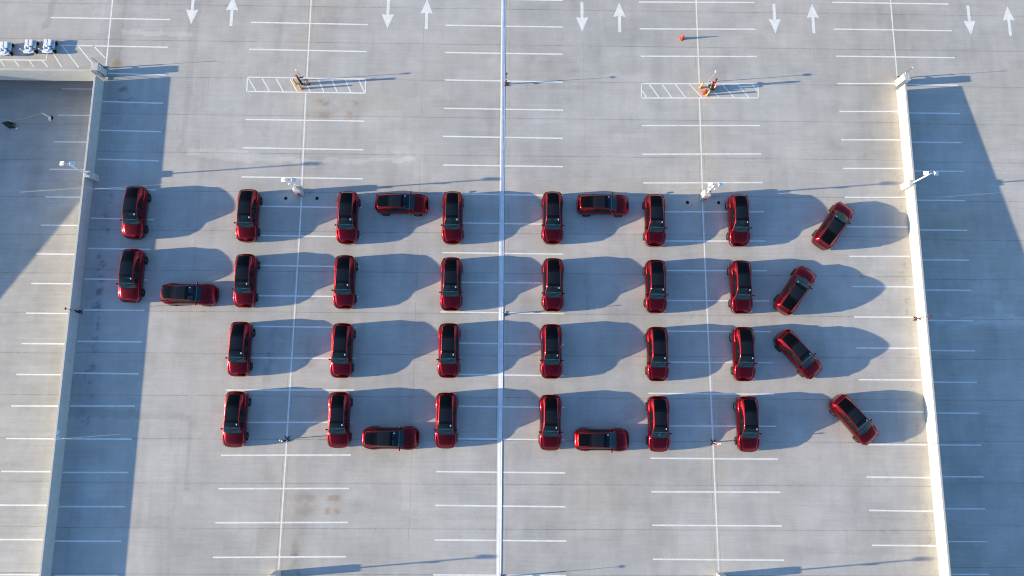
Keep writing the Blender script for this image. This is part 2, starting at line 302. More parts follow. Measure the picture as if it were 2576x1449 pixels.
# car
def car_paint():
    m = mat('red_car_paint', (.225, .0008, .006), .28, .93, coat=.55, coat_r=.05, spec=.15)
    return m
M_car = car_paint()
def glass(name, tint, opac, rgb=(.008, .010, .012)):
    m = bpy.data.materials.new(name); m.use_nodes = True; N = m.node_tree.nodes; L = m.node_tree.links
    b = N['Principled BSDF']; b.inputs['Base Color'].default_value = (*rgb, 1); b.inputs['Roughness'].default_value = .04; b.inputs['IOR'].default_value = 1.52
    t = N.new('ShaderNodeBsdfTransparent'); t.inputs[0].default_value = (*tint, 1)
    mx = N.new('ShaderNodeMixShader'); mx.inputs[0].default_value = opac
    L.new(t.outputs[0], mx.inputs[1]); L.new(b.outputs[0], mx.inputs[2]); L.new(mx.outputs[0], N['Material Output'].inputs[0])
    return m
M_ws = glass('windscreen_glass', (.74, .88, .92), .36, (.02, .04, .05))
M_sg = glass('side_glass', (.35, .40, .40), .62, (.006, .008, .009))
M_rg = mat('roof_glass_black', (.009, .012, .017), .08, spec=.22)
M_rw = mat('rear_glass_black', (.002, .0025, .003), .12, spec=.15)
M_rb = mat('gloss_black_panel', (.003, .003, .004), .2, spec=.25)
M_trim = mat('black_cladding', (.018, .018, .018), .6)
M_seat = mat('light_grey_upholstery', (.42, .46, .47), .8)
M_dash = mat('dashboard_grey', (.34, .43, .46), .6)
M_dasht = mat('dashboard_top', (.045, .065, .075), .6)
M_cab = mat('cabin_black', (.010, .011, .012), .8, spec=.2)
M_rim = mat('wheel_rim_metal', (.12, .12, .125), .35, .8)
M_lamp = mat('lamp_lens_grey', (.30, .28, .28), .2)
M_tail = mat('tail_lamp_red', (.25, .01, .01), .2, coat=1)
M_stick = mat('white_paper', (.62, .66, .68), .6)

# ================= decks =================
XW, XE, YT = -36.42, 36.18, 28.25
def zL(y): return min(0.0, -2.8+.058*(28.3-y))
def zR(y): return 0.0 if y > 28.3 else -.066*(28.3-y)
rs = np.random.RandomState(11)
def fnoise(X, Y, sx, sy, seed):
    r = np.random.RandomState(seed); out = 0; amp = 1; tot = 0
    for o in range(4):
        g = r.rand(96, 96); u = (X/sx*2**o+13.7*o) % 95; v = (Y/sy*2**o+7.1*o) % 95
        i = np.floor(u).astype(int); j = np.floor(v).astype(int); a = u-i; c = v-j
        a = a*a*(3-2*a); c = c*c*(3-2*c)
        out = out+amp*((g[i, j]*(1-a)+g[i+1, j]*a)*(1-c)+(g[i, j+1]*(1-a)+g[i+1, j+1]*a)*c); tot += amp; amp *= .5
    return out/tot
def inpoly(X, Y, P):
    r = np.zeros(X.shape, bool); n = len(P)
    for i in range(n):
        x0, y0 = P[i]; x1, y1 = P[(i+1) % n]
        if y0 == y1: continue
        c = ((Y >= y0) != (Y >= y1)) & (X < (x1-x0)*(Y-y0)/(y1-y0)+x0); r ^= c
    return r
# stains: x, y, rx, ry, rgb multiplier, strength, noise threshold
STAINS = [(-35.3, 29.6, .42, .42, (.80, .58, .30), .9, .2), (-34.5, 26.9, .45, .55, (.34, .28, .22), 1, .42), (-34.1, 26.2, .8, .28, (.34, .28, .22), 1, .45), (-34.0, 25.6, .8, .2, (.4, .33, .26), .9, .45),
 (-16.6, 26.1, .9, .35, (.78, .60, .46), .9, .42), (-14.0, 26.05, .9, .3, (.80, .64, .50), .8, .42), (-16.6, 24.9, 1.2, .35, (.80, .64, .50), .9, .42), (-14.0, 24.9, .8, .4, (.78, .58, .42), .9, .40),
 (-16.4, 34.7, 1.2, 1.2, (.88, .74, .62), .7, .42), (-16.2, -8.5, 1.2, .35, (.80, .64, .52), .9, .42), (-13.9, -8.5, .7, .3, (.74, .56, .42), .9, .42), (-16.4, -9.35, 1.2, .45, (.82, .68, .56), .8, .42), (-13.95, -9.55, .7, .35, (.72, .54, .38), .95, .38),
 (-16.85, -12.75, .35, 1.2, (.72, .66, .60), .8, .40), (-16.8, -13.0, .4, .18, (.35, .32, .30), .9, .45), (-16.8, -13.95, .55, .22, (.40, .36, .33), .9, .42), (-16.6, -14.6, .3, .5, (.35, .33, .31), .8, .42),
 (32.4, -6.6, .35, .5, (.80, .80, .80), .8, .45), (32.6, -10.0, 1.0, .9, (.84, .84, .84), .8, .45), (32.4, -10.9, 1.1, .3, (.80, .80, .81), .8, .42), (32.3, 22.2, 2.6, 1.6, (.86, .86, .86), .7, .45), (28.2, 24.0, 1.8, 2.0, (.93, .93, .92), .7, .4),
 (-19.3, 4.6, .9, 1.1, (.72, .70, .70), .7, .44), (-20.0, 2.1, .35, 2.0, (.66, .64, .62), .8, .42), (-16.6, 8.2, .5, .3, (.66, .66, .66), .8, .42), (-16.4, 3.4, .5, 1.4, (.78, .70, .62), .8, .42), (-22.6, 3.0, .8, .9, (.86, .84, .82), .6, .42),
 (-17.2, 4.4, .5, 3.0, (.90, .84, .78), .7, .4), (-17.0, 14.4, .8, 1.4, (.84, .80, .76), .6, .4), (16.4, 7.0, .25, .8, (.82, .70, .56), .7, .4), (17.2, -2.5, .5, 2.8, (.90, .84, .80), .7, .4), (30.2, 10.5, .8, .7, (.84, .84, .84), .7, .45), (31.6, 10.6, .3, .3, (.6, .6, .6), .8, .45),
 (4.5, -4.6, .25, .4, (.72, .72, .72), .8, .42), (-15.4, 25.4, 3.4, 1.8, (.93, .90, .86), .6, .30), (-15.2, -9.0, 3.2, 1.6, (.93, .90, .86), .6, .30), (-16.6, -13.5, 1.2, 2.6, (.92, .90, .88), .6, .30), (-26, 14, 2.5, 1.2, (.95, .95, .95), .6, .36), (9, 12.6, 2.0, 1.4, (.94, .94, .94), .6, .36), (-9.4, -7.4, 2.4, 1.2, (1.05, 1.05, 1.05), .7, .34), (8.6, -9.5, 3, 1.4, (.95, .95, .955), .7, .36), (28.5, -8.5, 3.5, 2.2, (.95, .95, .955), .7, .36), (-27.5, -12, 2.6, 2.2, (.96, .95, .94), .7, .36), (4.5, 27.9, 3.6, .18, (.80, .79, .78), .8, .40), (10.8, 27.6, 3.2, .15, (.84, .83, .82), .7, .4), (-40.0, 5.0, 1.8, 6, (.97, .95, .93), .8, .4)]
# lighter and darker repair pours with irregular edges: outline, rgb multiplier
PATCHES = [([(-29, -8.2), (-26.2, -8.2), (-26.2, -9.1), (-22.0, -9.25), (-21.8, -22), (-29, -22)], (.955, .955, .955)),
 ([(-15.8, -4.9), (-13.2, -4.9), (-13.2, -6.2), (-12.0, -6.25), (-12.1, -9.6), (-7.6, -9.8), (-.6, -10.3), (-.6, -9.9), (-7.6, -9.45), (-8.2, -9.5), (-8.3, -5.6), (-12, -4.2), (-15.6, -3.2)], (.955, .955, .96)),
 ([(-30, -1.6), (-26, -1.8), (-25.8, -7.8), (-26.3, -7.8), (-26.3, -2.3), (-30, -2.2)], (.93, .93, .93)),
 ([(-36.3, -1.0), (-30, -1.6), (-30, -2.3), (-31.6, -2.1), (-36.3, -2.0)], (.90, .90, .90)),
 ([(-29.2, 35.8), (-28.2, 35.8), (-28.4, 24), (-28.7, 21.2), (-29.1, 21.2), (-28.9, 27), (-29.2, 30)], (.93, .93, .93)),
 ([(-42, 35.8), (-41.4, 35.8), (-41.8, 33.0), (-42.4, 33.0)], (.90, .90, .90)),
 ([(-28.3, 21.6), (-23.6, 21.5), (-18, 20.7), (-8, 21.0), (-8, 20.6), (-18, 20.3), (-24, 20.5), (-28.3, 21.0)], (1.11, 1.11, 1.10)),
 ([(-11.4, 22.2), (-8.6, 22.2), (-8.4, 21.2), (-11.8, 21.2)], (1.05, 1.05, 1.05)),
 ([(-14.6, 22.9), (-14.0, 22.9), (-14.0, 21.6), (-14.6, 21.6)], (.95, .95, .95)),
 ([(-35.2, 33.0), (-28.6, 32.7), (-28.6, 32.3), (-35.2, 32.5)], (1.10, 1.10, 1.09)),
 ([(-37.8, 36), (-36.9, 36), (-37.2, 32.6), (-37.8, 32.6)], (1.07, 1.06, 1.06)),
 ([(-36.2, 36), (-34.9, 36), (-35.2, 29), (-34.4, 24), (-36.1, 24)], (.95, .945, .94)),
 ([(10.3, 31.2), (15.4, 31.2), (15.4, 29.1), (.5, 29.35), (.5, 29.7), (10.3, 29.5)], (.965, .965, .965)),
 ([(6.2, 36.5), (8.6, 36.5), (9.1, 30.5), (8.3, 30.5)], (.965, .965, .965)),
 ([(22, 30.6), (22.6, 30.6), (22.6, 29.4), (22, 29.4)], (.98, .98, .98)),
 ([(-20.8, 36), (-20.1, 36), (-20.6, 30), (-21.0, 24), (-21.3, 22), (-21.7, 22), (-21.3, 28)], (.955, .955, .955)),
 ([(.4, 36), (5.2, 36), (5.3, 31.1), (.4, 31.1)], (.97, .97, .975)),
 ([(23.6, -12.1), (34, -12.6), (34, -12.9), (23.6, -12.9)], (.96, .96, .96))]
def tint_field(X, Y, kind):
    j1 = (fnoise(X+200, Y+200, .9, .9, 3)-.5)*.5; j2 = (fnoise(X+300, Y+100, .9, .9, 4)-.5)*.5
    t = np.ones(X.shape+(3,))
    t *= (1+(fnoise(X+100, Y+100, 7, 5, 21)-.5)*.22)[..., None]
    t *= (1+(fnoise(X+100, Y+100, 2.2, 1.3, 22)-.5)*.20)[..., None]
    c = (fnoise(X+100, Y+100, 9, 7, 23)-.5)[..., None]      # warm / cool drift
    t *= 1+c*np.array([.08, .02, -.05])
    strip = np.floor((Y+10.89+3.569*30)/3.569).astype(int); bay = np.floor((X+36.35+182)/9.1).astype(int)
    rt = np.random.RandomState(5).rand(400, 400)
    t *= (1+(rt[strip % 400, bay % 400]-.5)*.05)[..., None]
    n = fnoise(X+20, Y+20, 1.1, 4.0, 61); t *= (1-.07*np.clip((n-.52)*6, 0, 1))[..., None]      # tyre dirt along the driving lanes
    if kind == 'deck':
        for P, c3 in PATCHES:
            k = inpoly(X+j1, Y+j2, P); t[k] *= np.array(c3)**1.5
        for x0, wdt, c3 in ((-18.0, 1.3, (1.03, 1.0, .96)), (17.8, 1.2, (1.04, 1.015, .97)), (-.15, 1.0, (1.03, 1.01, .99)), (35.6, 1.3, (1.01, 1.0, .97)), (-35.2, .8, (.93, .93, .94)), (19.8, .5, (.965, .96, .965)), (-16.2, .7, (.97, .965, .96)), (2.2, .8, (.965, .965, .975)), (3.6, .5, (.975, .975, .98)), (36.9, .6, (.94, .94, .95)), (-13.6, .4, (.97, .97, .97))):
            s = np.exp(-((X-x0+j1*1.2)/wdt)**4)[..., None]; t *= 1+s*(np.array(c3)-1)
        k = np.exp(-((X+34.9)/.42)**4)*((Y > -3) & (Y < 18)); n = fnoise(X+50, Y+50, .35, .35, 33)
        s = (k*np.clip((n-.60)*9, 0, 1)*.6)[..., None]; t *= 1-s*np.array([.75, .72, .66])
        k = np.exp(-((X-35.3)/.30)**4)*((Y > -14) & (Y < 26)); n = fnoise(X+50, Y+50, .3, .3, 34)
        s = (k*np.clip((n-.62)*9, 0, 1)*.4)[..., None]; t *= 1-s*.5
        for (x, y, rx, ry, c3, st, th) in STAINS:
            n = fnoise(X+80, Y+60, .55, .4, int(abs(x*7+y*3)) % 97+40)
            d = ((X-x)/rx)**2+((Y-y)/ry)**2
            s = (np.clip(1.4-d, 0, 1)*np.clip((n-th+.02)*4.5, 0, 1)*st*.68)[..., None]; t *= 1+s*(np.array(c3)-1)
        for (x, y) in D_drain:       # paler square of new mortar round each drain, dark scuffs beside it
            d = np.abs(X-x+j1*.3)+np.abs(Y-y); t *= (1+.05*np.clip((1.0-d)*6, 0, 1))[..., None]
            d = np.abs(np.abs(X-x)+np.abs(Y-y)-.62); n = fnoise(X+9, Y+9, .5, .5, 77)
            t *= (1-.35*np.clip((.06-d)*30, 0, 1)*np.clip((n-.45)*8, 0, 1))[..., None]
            s = np.exp(-((X-x+.6)/.5)**2-((Y-y-.45)/.25)**2)*np.clip((n-.5)*8, 0, 1); t *= (1-.4*s)[..., None]
    elif kind == 'east':
        n = fnoise(X+50, Y+50, 2.2, .7, 35)
        s = np.exp(-((Y-7.0)/.7)**2)*(X > 38)*np.clip((n-.5)*7, 0, 1); t *= (1+.35*s)[..., None]
        s = np.exp(-((Y-8.0)/1.4)**2-((X-44.4)/.35)**2)*np.clip((n-.45)*7, 0, 1); t *= (1+.30*s)[..., None]
        s = np.exp(-((X-40)/3.5)**2-((Y-15)/3)**2); t *= 1+s[..., None]*(np.array((1.04, 1.03, .93))-1)
        s = np.exp(-((X-36.9)/.5)**4); t *= (1-.06*s)[..., None]
    else:
        n = fnoise(X+50, Y+50, 3.2, .5, 36); t *= (1-.06*np.clip((n-.5)*5, 0, 1))[..., None]
    return t
def sheet(name, x0, x1, y0, y1, zf, m, kind, step=.16, label=None):
    nx = int((x1-x0)/step)+1; ny = int((y1-y0)/step)+1
    xs = np.linspace(x0, x1, nx); ys = np.linspace(y0, y1, ny)
    X, Y = np.meshgrid(xs, ys); Z = np.array([zf(y) for y in ys])[:, None]+0*X
    co = np.stack([X, Y, Z], -1).reshape(-1, 3)
    i = np.arange(nx-1); jx = np.arange(ny-1); I, J = np.meshgrid(i, jx); a = (J*nx+I).ravel()
    f = np.stack([a, a+1, a+1+nx, a+nx], 1)
    me = bpy.data.meshes.new(name); me.vertices.add(len(co)); me.vertices.foreach_set('co', co.ravel())
    me.loops.add(f.size); me.loops.foreach_set('vertex_index', f.ravel().astype(np.int32))
    me.polygons.add(len(f)); me.polygons.foreach_set('loop_start', np.arange(0, f.size, 4, dtype=np.int32))
    me.update(calc_edges=True)
    T = np.clip(tint_field(X, Y, kind)/1.25, 0, 1).reshape(-1, 3)
    at = me.color_attributes.new('tint', 'FLOAT_COLOR', 'POINT'); at.data.foreach_set('color', np.concatenate([T, np.ones((len(T), 1))], 1).ravel().astype(np.float32))
    me.materials.append(m); o = bpy.data.objects.new(name, me); col.objects.link(o)
    return tag(o, label, kind='structure')
flat = lambda y: 0.0
# main deck between the two parapets, and the cross deck behind the ramps
sheet('parking_deck', XW, XE, -16.5, YT, flat, M_deck, 'deck', label='flat concrete top deck of the parking garage where the red cars stand')
sheet('parking_deck', -52.0, 52.0, YT, 39.0, flat, M_deck, 'deck', label='concrete cross deck with the painted direction arrows')
sheet('ramp', -54.45, XW, -16.5, YT+.02, zL, M_ramp, 'west', .2, 'concrete ramp rising beside the left parapet wall')
sheet('ramp', XE, 54.2, -16.5, YT, zR, M_ramp, 'east', .2, 'shaded concrete ramp sinking beyond the right parapet wall')
def slab(name, x0, x1, y0, y1, z0, z1, m, label=None):
    b = MB(); b.box(x0, y0, z0, x1, y1, z1); return tag(b.build(name, m), label, kind='structure')
M_flat = concrete_deck('outer_deck_concrete', use_attr=False)
for a in ((-36.42, 36.18, -60, -16.5), (-110, -52, YT, 39), (52, 110, YT, 39), (-110, 110, 39, 80)):
    V = [(a[0], a[2], 0), (a[1], a[2], 0), (a[1], a[3], 0), (a[0], a[3], 0)]
    tag(mesh_obj('parking_deck', V, [(0, 1, 2, 3)], M_flat), 'outer bay of the concrete deck outside the picture', kind='structure')
def rampq(x0, x1, y0, y1, zf, m=None):
    ys = [y0+(y1-y0)*i/20 for i in range(21)]; V = [(x, y, zf(y)) for y in ys for x in (x0, x1)]
    F = [(2*i, 2*i+1, 2*i+3, 2*i+2) for i in range(20)]
    return tag(mesh_obj('ramp', V, F, m or M_flat), 'outer part of the concrete ramp', kind='structure')
rampq(-54.45, XW, -60, -16.5, zL); rampq(XE, 54.2, -60, -16.5, zR)
rampq(-54.45, XW, YT+.02, 44, lambda y: -2.8+.058*(28.3-y))
def zC(y): return -.80+.078*(y-7.3)-.02
rampq(-73, -54.6, -60, YT, zC)
# deck edge beams that hold the slabs up (undersides and sides)
slab('deck_slab', -110, 110, YT+.45, 80, -.75, -.012, M_wall, 'underside and edge of the cross deck')
slab('deck_slab', XW+.02, XE-.02, -60, YT, -1.0, -.02, M_wall, 'underside of the top deck')
tag(mesh_obj('ground', [(-3000, -3000, -14), (3000, -3000, -14), (3000, 3000, -14), (-3000, 3000, -14)], [(0, 1, 2, 3)], M_under), 'ground far below the parking garage', kind='structure')

# ================= painted markings =================
def strip_mesh(segs, wd, z, zf=None):
    V, F = [], []
    for (x0, y0, x1, y1) in segs:
        d = Vector((x1-x0, y1-y0)); n = Vector((-d.y, d.x)).normalized()*wd/2
        k = len(V)
        for (x, y) in ((x0-n.x, y0-n.y), (x1-n.x, y1-n.y), (x1+n.x, y1+n.y), (x0+n.x, y0+n.y)):
            V.append((x, y, z+(zf(y) if zf else 0)))
        F.append((k, k+1, k+2, k+3))
    return V, F
LW = .125
stall = [list(s) for s in D_stall]
for X0, X1 in ((-23.4, -12.65), (-5.5, 5.35), (12.45, 23.27), (30.65, 36.0), (-36.3, -30.92)):   # the rows go on outside the frame
    yb = min(s[1] for s in stall if abs(s[0]-X0) < 1.5)
    for k in range(1, 4): stall.append([X0, yb-2.69*k, X1, yb-2.69*k])
for X0, X1 in ((-23.5, -12.73), (-5.53, 5.34), (12.46, 23.32), (30.67, 41.71), (-41.8, -30.9)):
    yt = max(s[1] for s in stall if abs(s[0]-X0) < 2.5)
    for k in range(1, 5): stall.append([X0, yt+2.69*k, X1, yt+2.69*k])
V, F = strip_mesh(stall, LW, .0015)
tag(mesh_obj('stall_lines', V, F, M_paint), 'white painted stall lines on the flat deck', kind='structure')
segs = []
for k, v in D_V.items():
    v = [list(p) for p in v]
    if v[0][1] > 35: v[0][1] += 12
    if v[-1][1] < -13: v[-1][1] = -14.1
    for a, b in zip(v[:-1], v[1:]): segs.append([a[0], a[1], b[0], b[1]])
V, F = strip_mesh(segs, .125, .003)
tag(mesh_obj('bay_lines', V, F, M_paint), 'long white lines where the stall rows meet back to back', kind='structure')
V, F = strip_mesh([[x, y, XW-.06, y+.0] for x, y in D_lramp]+[[-41.9, -6.55-2.69*k, XW-.06, -6.55-2.69*k] for k in range(1, 6)], LW, .003, zL)
tag(mesh_obj('stall_lines', V, F, M_paint), 'white stall lines on the left ramp', kind='structure')
V, F = strip_mesh([[XE+.1, y, x, y] for x, y in D_rramp]+[[XE+.1, -15.02-2.7*k, 42.2, -15.02-2.7*k] for k in range(1, 4)], LW, .003, zR)
tag(mesh_obj('stall_lines', V, F, M_paint), 'white stall lines on the right ramp in shade', kind='structure')
for dat, lb in ((D_hA, 'white hatched island around the black standpipe'), (D_hC, 'white hatched island around the red standpipe'), (D_hK, 'white hatching in front of the three white carts')):
    V, F = strip_mesh(dat[:4], .12, .0042)
    V2, F2 = strip_mesh(dat[4:], .11, .0015)
    k = len(V); tag(mesh_obj('hatched_markings', V+V2, F+[tuple(i+k for i in f) for f in F2], M_paint), lb, kind='structure')
ORD = ['leftmost', 'second from the left', 'middle', 'fourth from the left', 'rightmost']
def arrow(x, y, up, lb):
    P = [(-.14, 0), (.14, 0), (.14, 1.62), (.57, 1.53), (0, 3.0), (-.57, 1.53), (-.14, 1.62)]
    if not up: P = [(-a, 3.0-b-3.0+0) for a, b in P]; P = [(a, b+3.0) for a, b in P]
    V = [(x+a, y+b, .002) for a, b in P]
    o = mesh_obj('direction_arrow', V, [tuple(range(7))], M_paint)
    tag(o, lb, 'arrow marking', 'direction arrows painted on the cross deck')
for i, (x, y) in enumerate(D_arrD): arrow(x, y, False, 'white painted arrow pointing down, %s of the five down arrows' % ORD[i])
for i, (x, y) in enumerate(D_arrU): arrow(x, y, True, 'white painted arrow pointing up, %s of the five up arrows' % ORD[i])

# ================= parapet walls =================
def wall(x0, x1, cuts, bot, label, gap=.035, ztop=1.25):
    r = empty('parapet_wall', ((x0+x1)/2, cuts[0], 0)); tag(r, label, 'parapet wall')
    for a, b in zip(cuts[:-1], cuts[1:]):
        m = MB(); m.box(x0, a+gap/2, bot, x1, b-gap/2, ztop, bev=.012)
        m.build('wall_panel', M_wall, r).matrix_parent_inverse = r.matrix_basis.inverted()
    return r
wl = wall(XW-.08, XW+.09, [-60, -25, -3.78, 17.74, 27.9], -4.2, 'long concrete parapet wall left of the cars, casting the wide shadow')
wr = wall(XE-.13, XE+.05, [-60, -25, -3.75, 17.72, 27.95], -6.5, 'sunlit white concrete parapet wall right of the cars')
# wall over the opening of the left ramp
r = empty('parapet_wall', (-45, 28.4, 0)); tag(r, 'cream concrete parapet above the dark ramp opening by the white carts', 'parapet wall')
m = MB(); m.box(-75, YT-.03, -.70, XW-.37, YT+.17, 1.25, bev=.012); m.build('wall_panel', M_wall, r).matrix_parent_inverse = r.matrix_basis.inverted()
m = MB(); m.box(XW-.365, YT-.03, -.70, XW+.07, YT+.17, .60, bev=.01); m.build('wall_end', M_wall, r).matrix_parent_inverse = r.matrix_basis.inverted()
# parapet of the ramp beyond the left edge of the picture: it throws the slanting shadow on the left ramp
r = empty('parapet_wall', (-54.5, 17.2, 0)); tag(r, 'parapet wall outside the picture that shades the left ramp', 'parapet wall')
for a, b in ((-60, 17.18), (17.24, 28.2)):
    V = []; F = [(0, 1, 3, 2), (4, 6, 7, 5), (0, 4, 5, 1), (2, 3, 7, 6), (0, 2, 6, 4), (1, 5, 7, 3)]
    for x in (-54.6, -54.45):
        for y in (a, b):
            for z in (-6, zC(y)+1.27+.02): V.append((x, y, z))
    o = mesh_obj('wall_panel', V, F, M_wall, r); o.matrix_parent_inverse = r.matrix_basis.inverted()
# expansion joint cover: a plate that tips to the right at the far end and to the left at the near end
def hts(y):
    t = min(1, max(0, (y-4)/13.0)); t = t*t*(3-2*t)
    return lerp(.006, .050, t), lerp(.030, .010, t)
r = empty('expansion_joint_cover', (-.13, 0, 0)); tag(r, 'long metal expansion joint cover running down the middle of the deck', 'joint cover')
V, F = [], []; Fd = []
ys = [-40+i*.75 for i in range(107)]
for i, y in enumerate(ys):
    a, b = hts(y); j = rnd.uniform(-.003, .003)
    V += [(-.30, y, .002), (-.292, y, a), (-.13, y, lerp(a, b, .5)+.003), (-.125, y, lerp(a, b, .5)-.003), (.025, y, b+j), (.03, y, .002)]
n = len(ys)
for i in range(n-1):
    for k in range(5): F.append((i*6+k, i*6+k+1, i*6+6+k+1, i*6+6+k))
o = mesh_obj('cover_plate', V, F, M_metal, r); o.matrix_parent_inverse = r.matrix_basis.inverted()
o = mesh_obj('dark_edge_strip', [(.032, -40, .003), (.052, -40, .003), (.052, 39.5, .003), (.032, 39.5, .003)], [(0, 1, 2, 3)], M_dark, r)  # narrow dark strip along the right edge of the cover plate
o.matrix_parent_inverse = r.matrix_basis.inverted()
V, F = strip_mesh([[-.355, -14.5, -.355, 45]], .07, .003)
tag(mesh_obj('bay_lines', V, F, M_paint), 'thin white line along the left side of the expansion joint', kind='structure')

# ================= light poles on pedestals =================
def txt(s, size, m, parent, loc, rot):
    c = bpy.data.curves.new('sign_text', 'FONT'); c.body = s; c.size = size; c.align_x = 'CENTER'; c.align_y = 'CENTER'; c.extrude = .002
    q = bpy.data.objects.new('sign_text_curve', c); col.objects.link(q); bpy.context.view_layer.update()
    me = bpy.data.meshes.new_from_object(q.evaluated_get(bpy.context.evaluated_depsgraph_get())); bpy.data.objects.remove(q)
    me.materials.clear(); me.materials.append(m)
    o = bpy.data.objects.new('sign_text', me); col.objects.link(o); o.parent = parent; o.location = loc; o.rotation_euler = rot
    return o
def pedestal(t, hw=.28, h=1.35, name='pedestal'):
    m = MB(); m.box(-hw, -hw, 0, hw, hw, h, bev=.025); return m.build(name, M_ped, t)
def lamp_pole(loc, label, ztop, cams=False, holes=False, extra=None, off=(0, 0)):
    t = empty('light_pole', loc); tag(t, label, 'light pole', 'twin headed light poles standing on concrete pedestals')
    pedestal(t); ox, oy = off
    if holes:
        m = MB()
        for y in (-.13, .13):
            for z in (.35, 1.15): m.cyl((.279, y, z), (.2835, y, z), .045)
        tag(m.build('anchor_recess', M_dark, t), kind='stuff')
    m = MB(); m.box(ox-.14, oy-.14, 1.352, ox+.14, oy+.14, 1.375, bev=.004); m.build('base_plate', M_grey, t)
    m = MB(); m.box(ox-.05, oy-.05, 1.377, ox+.05, oy+.05, ztop, bev=.012); p = m.build('pole', M_white, t)
    m = MB(); m.box(ox-.035, oy-.035, ztop+.002, ox+.035, oy+.035, ztop+.03); m.build('pole_cap', M_blackp, t)
    m = MB(); m.cyl((ox-.36, oy, ztop-.07), (ox+.36, oy, ztop-.07), .028, n=10); m.build('cross_arm', M_white, t)
    for s in (-1, 1):
        Mx = Matrix.Translation((ox+s*.42, oy, ztop-.06))@Matrix.Rotation(s*math.radians(13), 4, 'Y')
        m = MB(); m.box(-.2, -.17, -.035, .2, .17, .035, bev=.02, M=Mx); hd = m.build('lamp_head', M_white, t)
        m = MB(); m.box(-.17, -.14, -.045, .17, .14, -.036, M=Mx); m.build('lamp_lens', M_lamp, hd)
        m = MB(); m.box(-.10-s*.04, -.05, .036, .05-s*.04, .05, .075, bev=.01, M=Mx); m.build('driver_box', M_white, hd)
    if cams:
        for s, yy in ((-1, -.05), (1, -.02)):
            m = MB(); m.cyl((ox+s*.05, oy, 2.62), (ox+s*.24, oy-.04, 2.62), .022, n=8); a = m.build('camera_arm', M_white, t)
            m = MB(); m.ball((ox+s*.27, oy-.04, 2.55), .085, (1, 1, .9)); m.cyl((ox+s*.27, oy-.04, 2.56), (ox+s*.27, oy-.04, 2.68), .07, n=14); m.build('camera_dome', M_white, t, True)
    return t
lamp_pole((-36.14, 18.71, 0), 'white twin lamp pole on the pedestal against the left parapet wall', 4.05, holes=True)
lamp_pole((35.92, 18.66, 0), 'white twin lamp pole on the pedestal against the right parapet wall', 4.0)
tp = lamp_pole((-17.98, 17.6, 0), 'white twin lamp pole with cameras between two drains, left of the joint cover', 3.62, cams=True, off=(0, .02))
m = MB(); m.box(.08, -.10, 1.356, .27, .10, 1.62, bev=.01); m.build('electrical_box', M_grey, tp)
m = MB(); m.box(-.29, -.1, .95, -.285, .2, 1.3); m.box(-.36, -.16, 1.0, -.29, .06, 1.32, bev=.01); m.build('conduit_box', M_white, tp)
m = MB(); m.cyl((.285, .27, .02), (.285, .27, 1.3), .022, n=8); m.cyl((.285, .05, .02), (.285, .05, 1.3), .022, n=8); m.build('conduit', M_grey, tp)
m = MB(); m.box(-.12, -.35, .12, .02, -.285, .9, bev=.01); m.build('valve_box', M_redp, tp)
tq = lamp_pole((17.78, 17.58, 0), 'white twin lamp pole with cameras between two drains, right of the joint cover', 3.62, cams=True, off=(-.02, .03))
m = MB(); m.box(.06, -.12, 1.356, .25, .12, 1.60, bev=.01); m.build('electrical_box', M_grey, tq)
m = MB(); m.box(.0, -.35, .25, .16, -.285, .85, bev=.01); m.box(.05, -.40, .4, .12, -.35, .5); m.build('valve_box', M_redp, tq)
m = MB(); m.box(.18, -.34, .3, .27, -.285, .7, bev=.01); m.build('conduit_box', M_white, tq)
t = lamp_pole((-18.1, -14.48, 0), 'concrete pedestal of a lamp pole cut by the bottom edge, left of the joint cover', 3.62, cams=True)
t = lamp_pole((17.93, -14.55, 0), 'concrete pedestal of a lamp pole cut by the bottom edge, right of the joint cover', 3.62, cams=True)
# short pedestals at the heads of the two parapets
t = empty('corner_pedestal', (-36.48, 28.64, 0)); tag(t, 'square concrete pedestal with a number plate at the head of the left parapet', 'pedestal', 'pedestals at the heads of the parapet walls')
pedestal(t, .31)
m = MB(); m.box(.312, -.28, .98, .322, .28, 1.28); p = m.build('number_plate', M_sign, t)
txt('16', .24, M_blackp, p, (.325, -.02, 1.13), (math.pi/2, 0, math.pi/2))
t = empty('corner_pedestal', (36.32, 28.62, 0)); tag(t, 'bright square concrete pedestal at the head of the right parapet', 'pedestal', 'pedestals at the heads of the parapet walls')
pedestal(t, .31)
m = MB()
for x in (-.12, .12):
    m.box(x-.04, -.2, 1.352, x+.04, -.1, 1.385, bev=.008); m.box(x-.03, .12, 1.352, x+.03, .2, 1.38, bev=.008)
m.build('anchor_block', M_ped, t)
# bars in the slot beside the left corner pedestal
t = empty('gap_barrier', (-36.30, 28.12, 0)); tag(t, 'vertical metal bars closing the gap between corner pedestal and left parapet', 'barrier')
m = MB()
for y in (-.14, 0, .14): m.box(-.03, y-.02, 0, .03, y+.02, 1.2)
m.build('bar', M_grey, t)
m = MB(); m.box(.09, -.16, 0, .34, .16, .10, bev=.01); m.build('foot_block', M_ped, t)
# number plate on the left parapet
t = empty('number_sign', (-36.327, -3.42, 0)); tag(t, 'small white plate with the number 15 on the shaded face of the left parapet', 'sign')
m = MB(); m.box(0, -.36, .94, .014, .36, 1.22, bev=.002); p = m.build('sign_plate', M_sign, t)
txt('15', .27, M_blackp, p, (.018, -.08, 1.085), (math.pi/2, 0, math.pi/2))

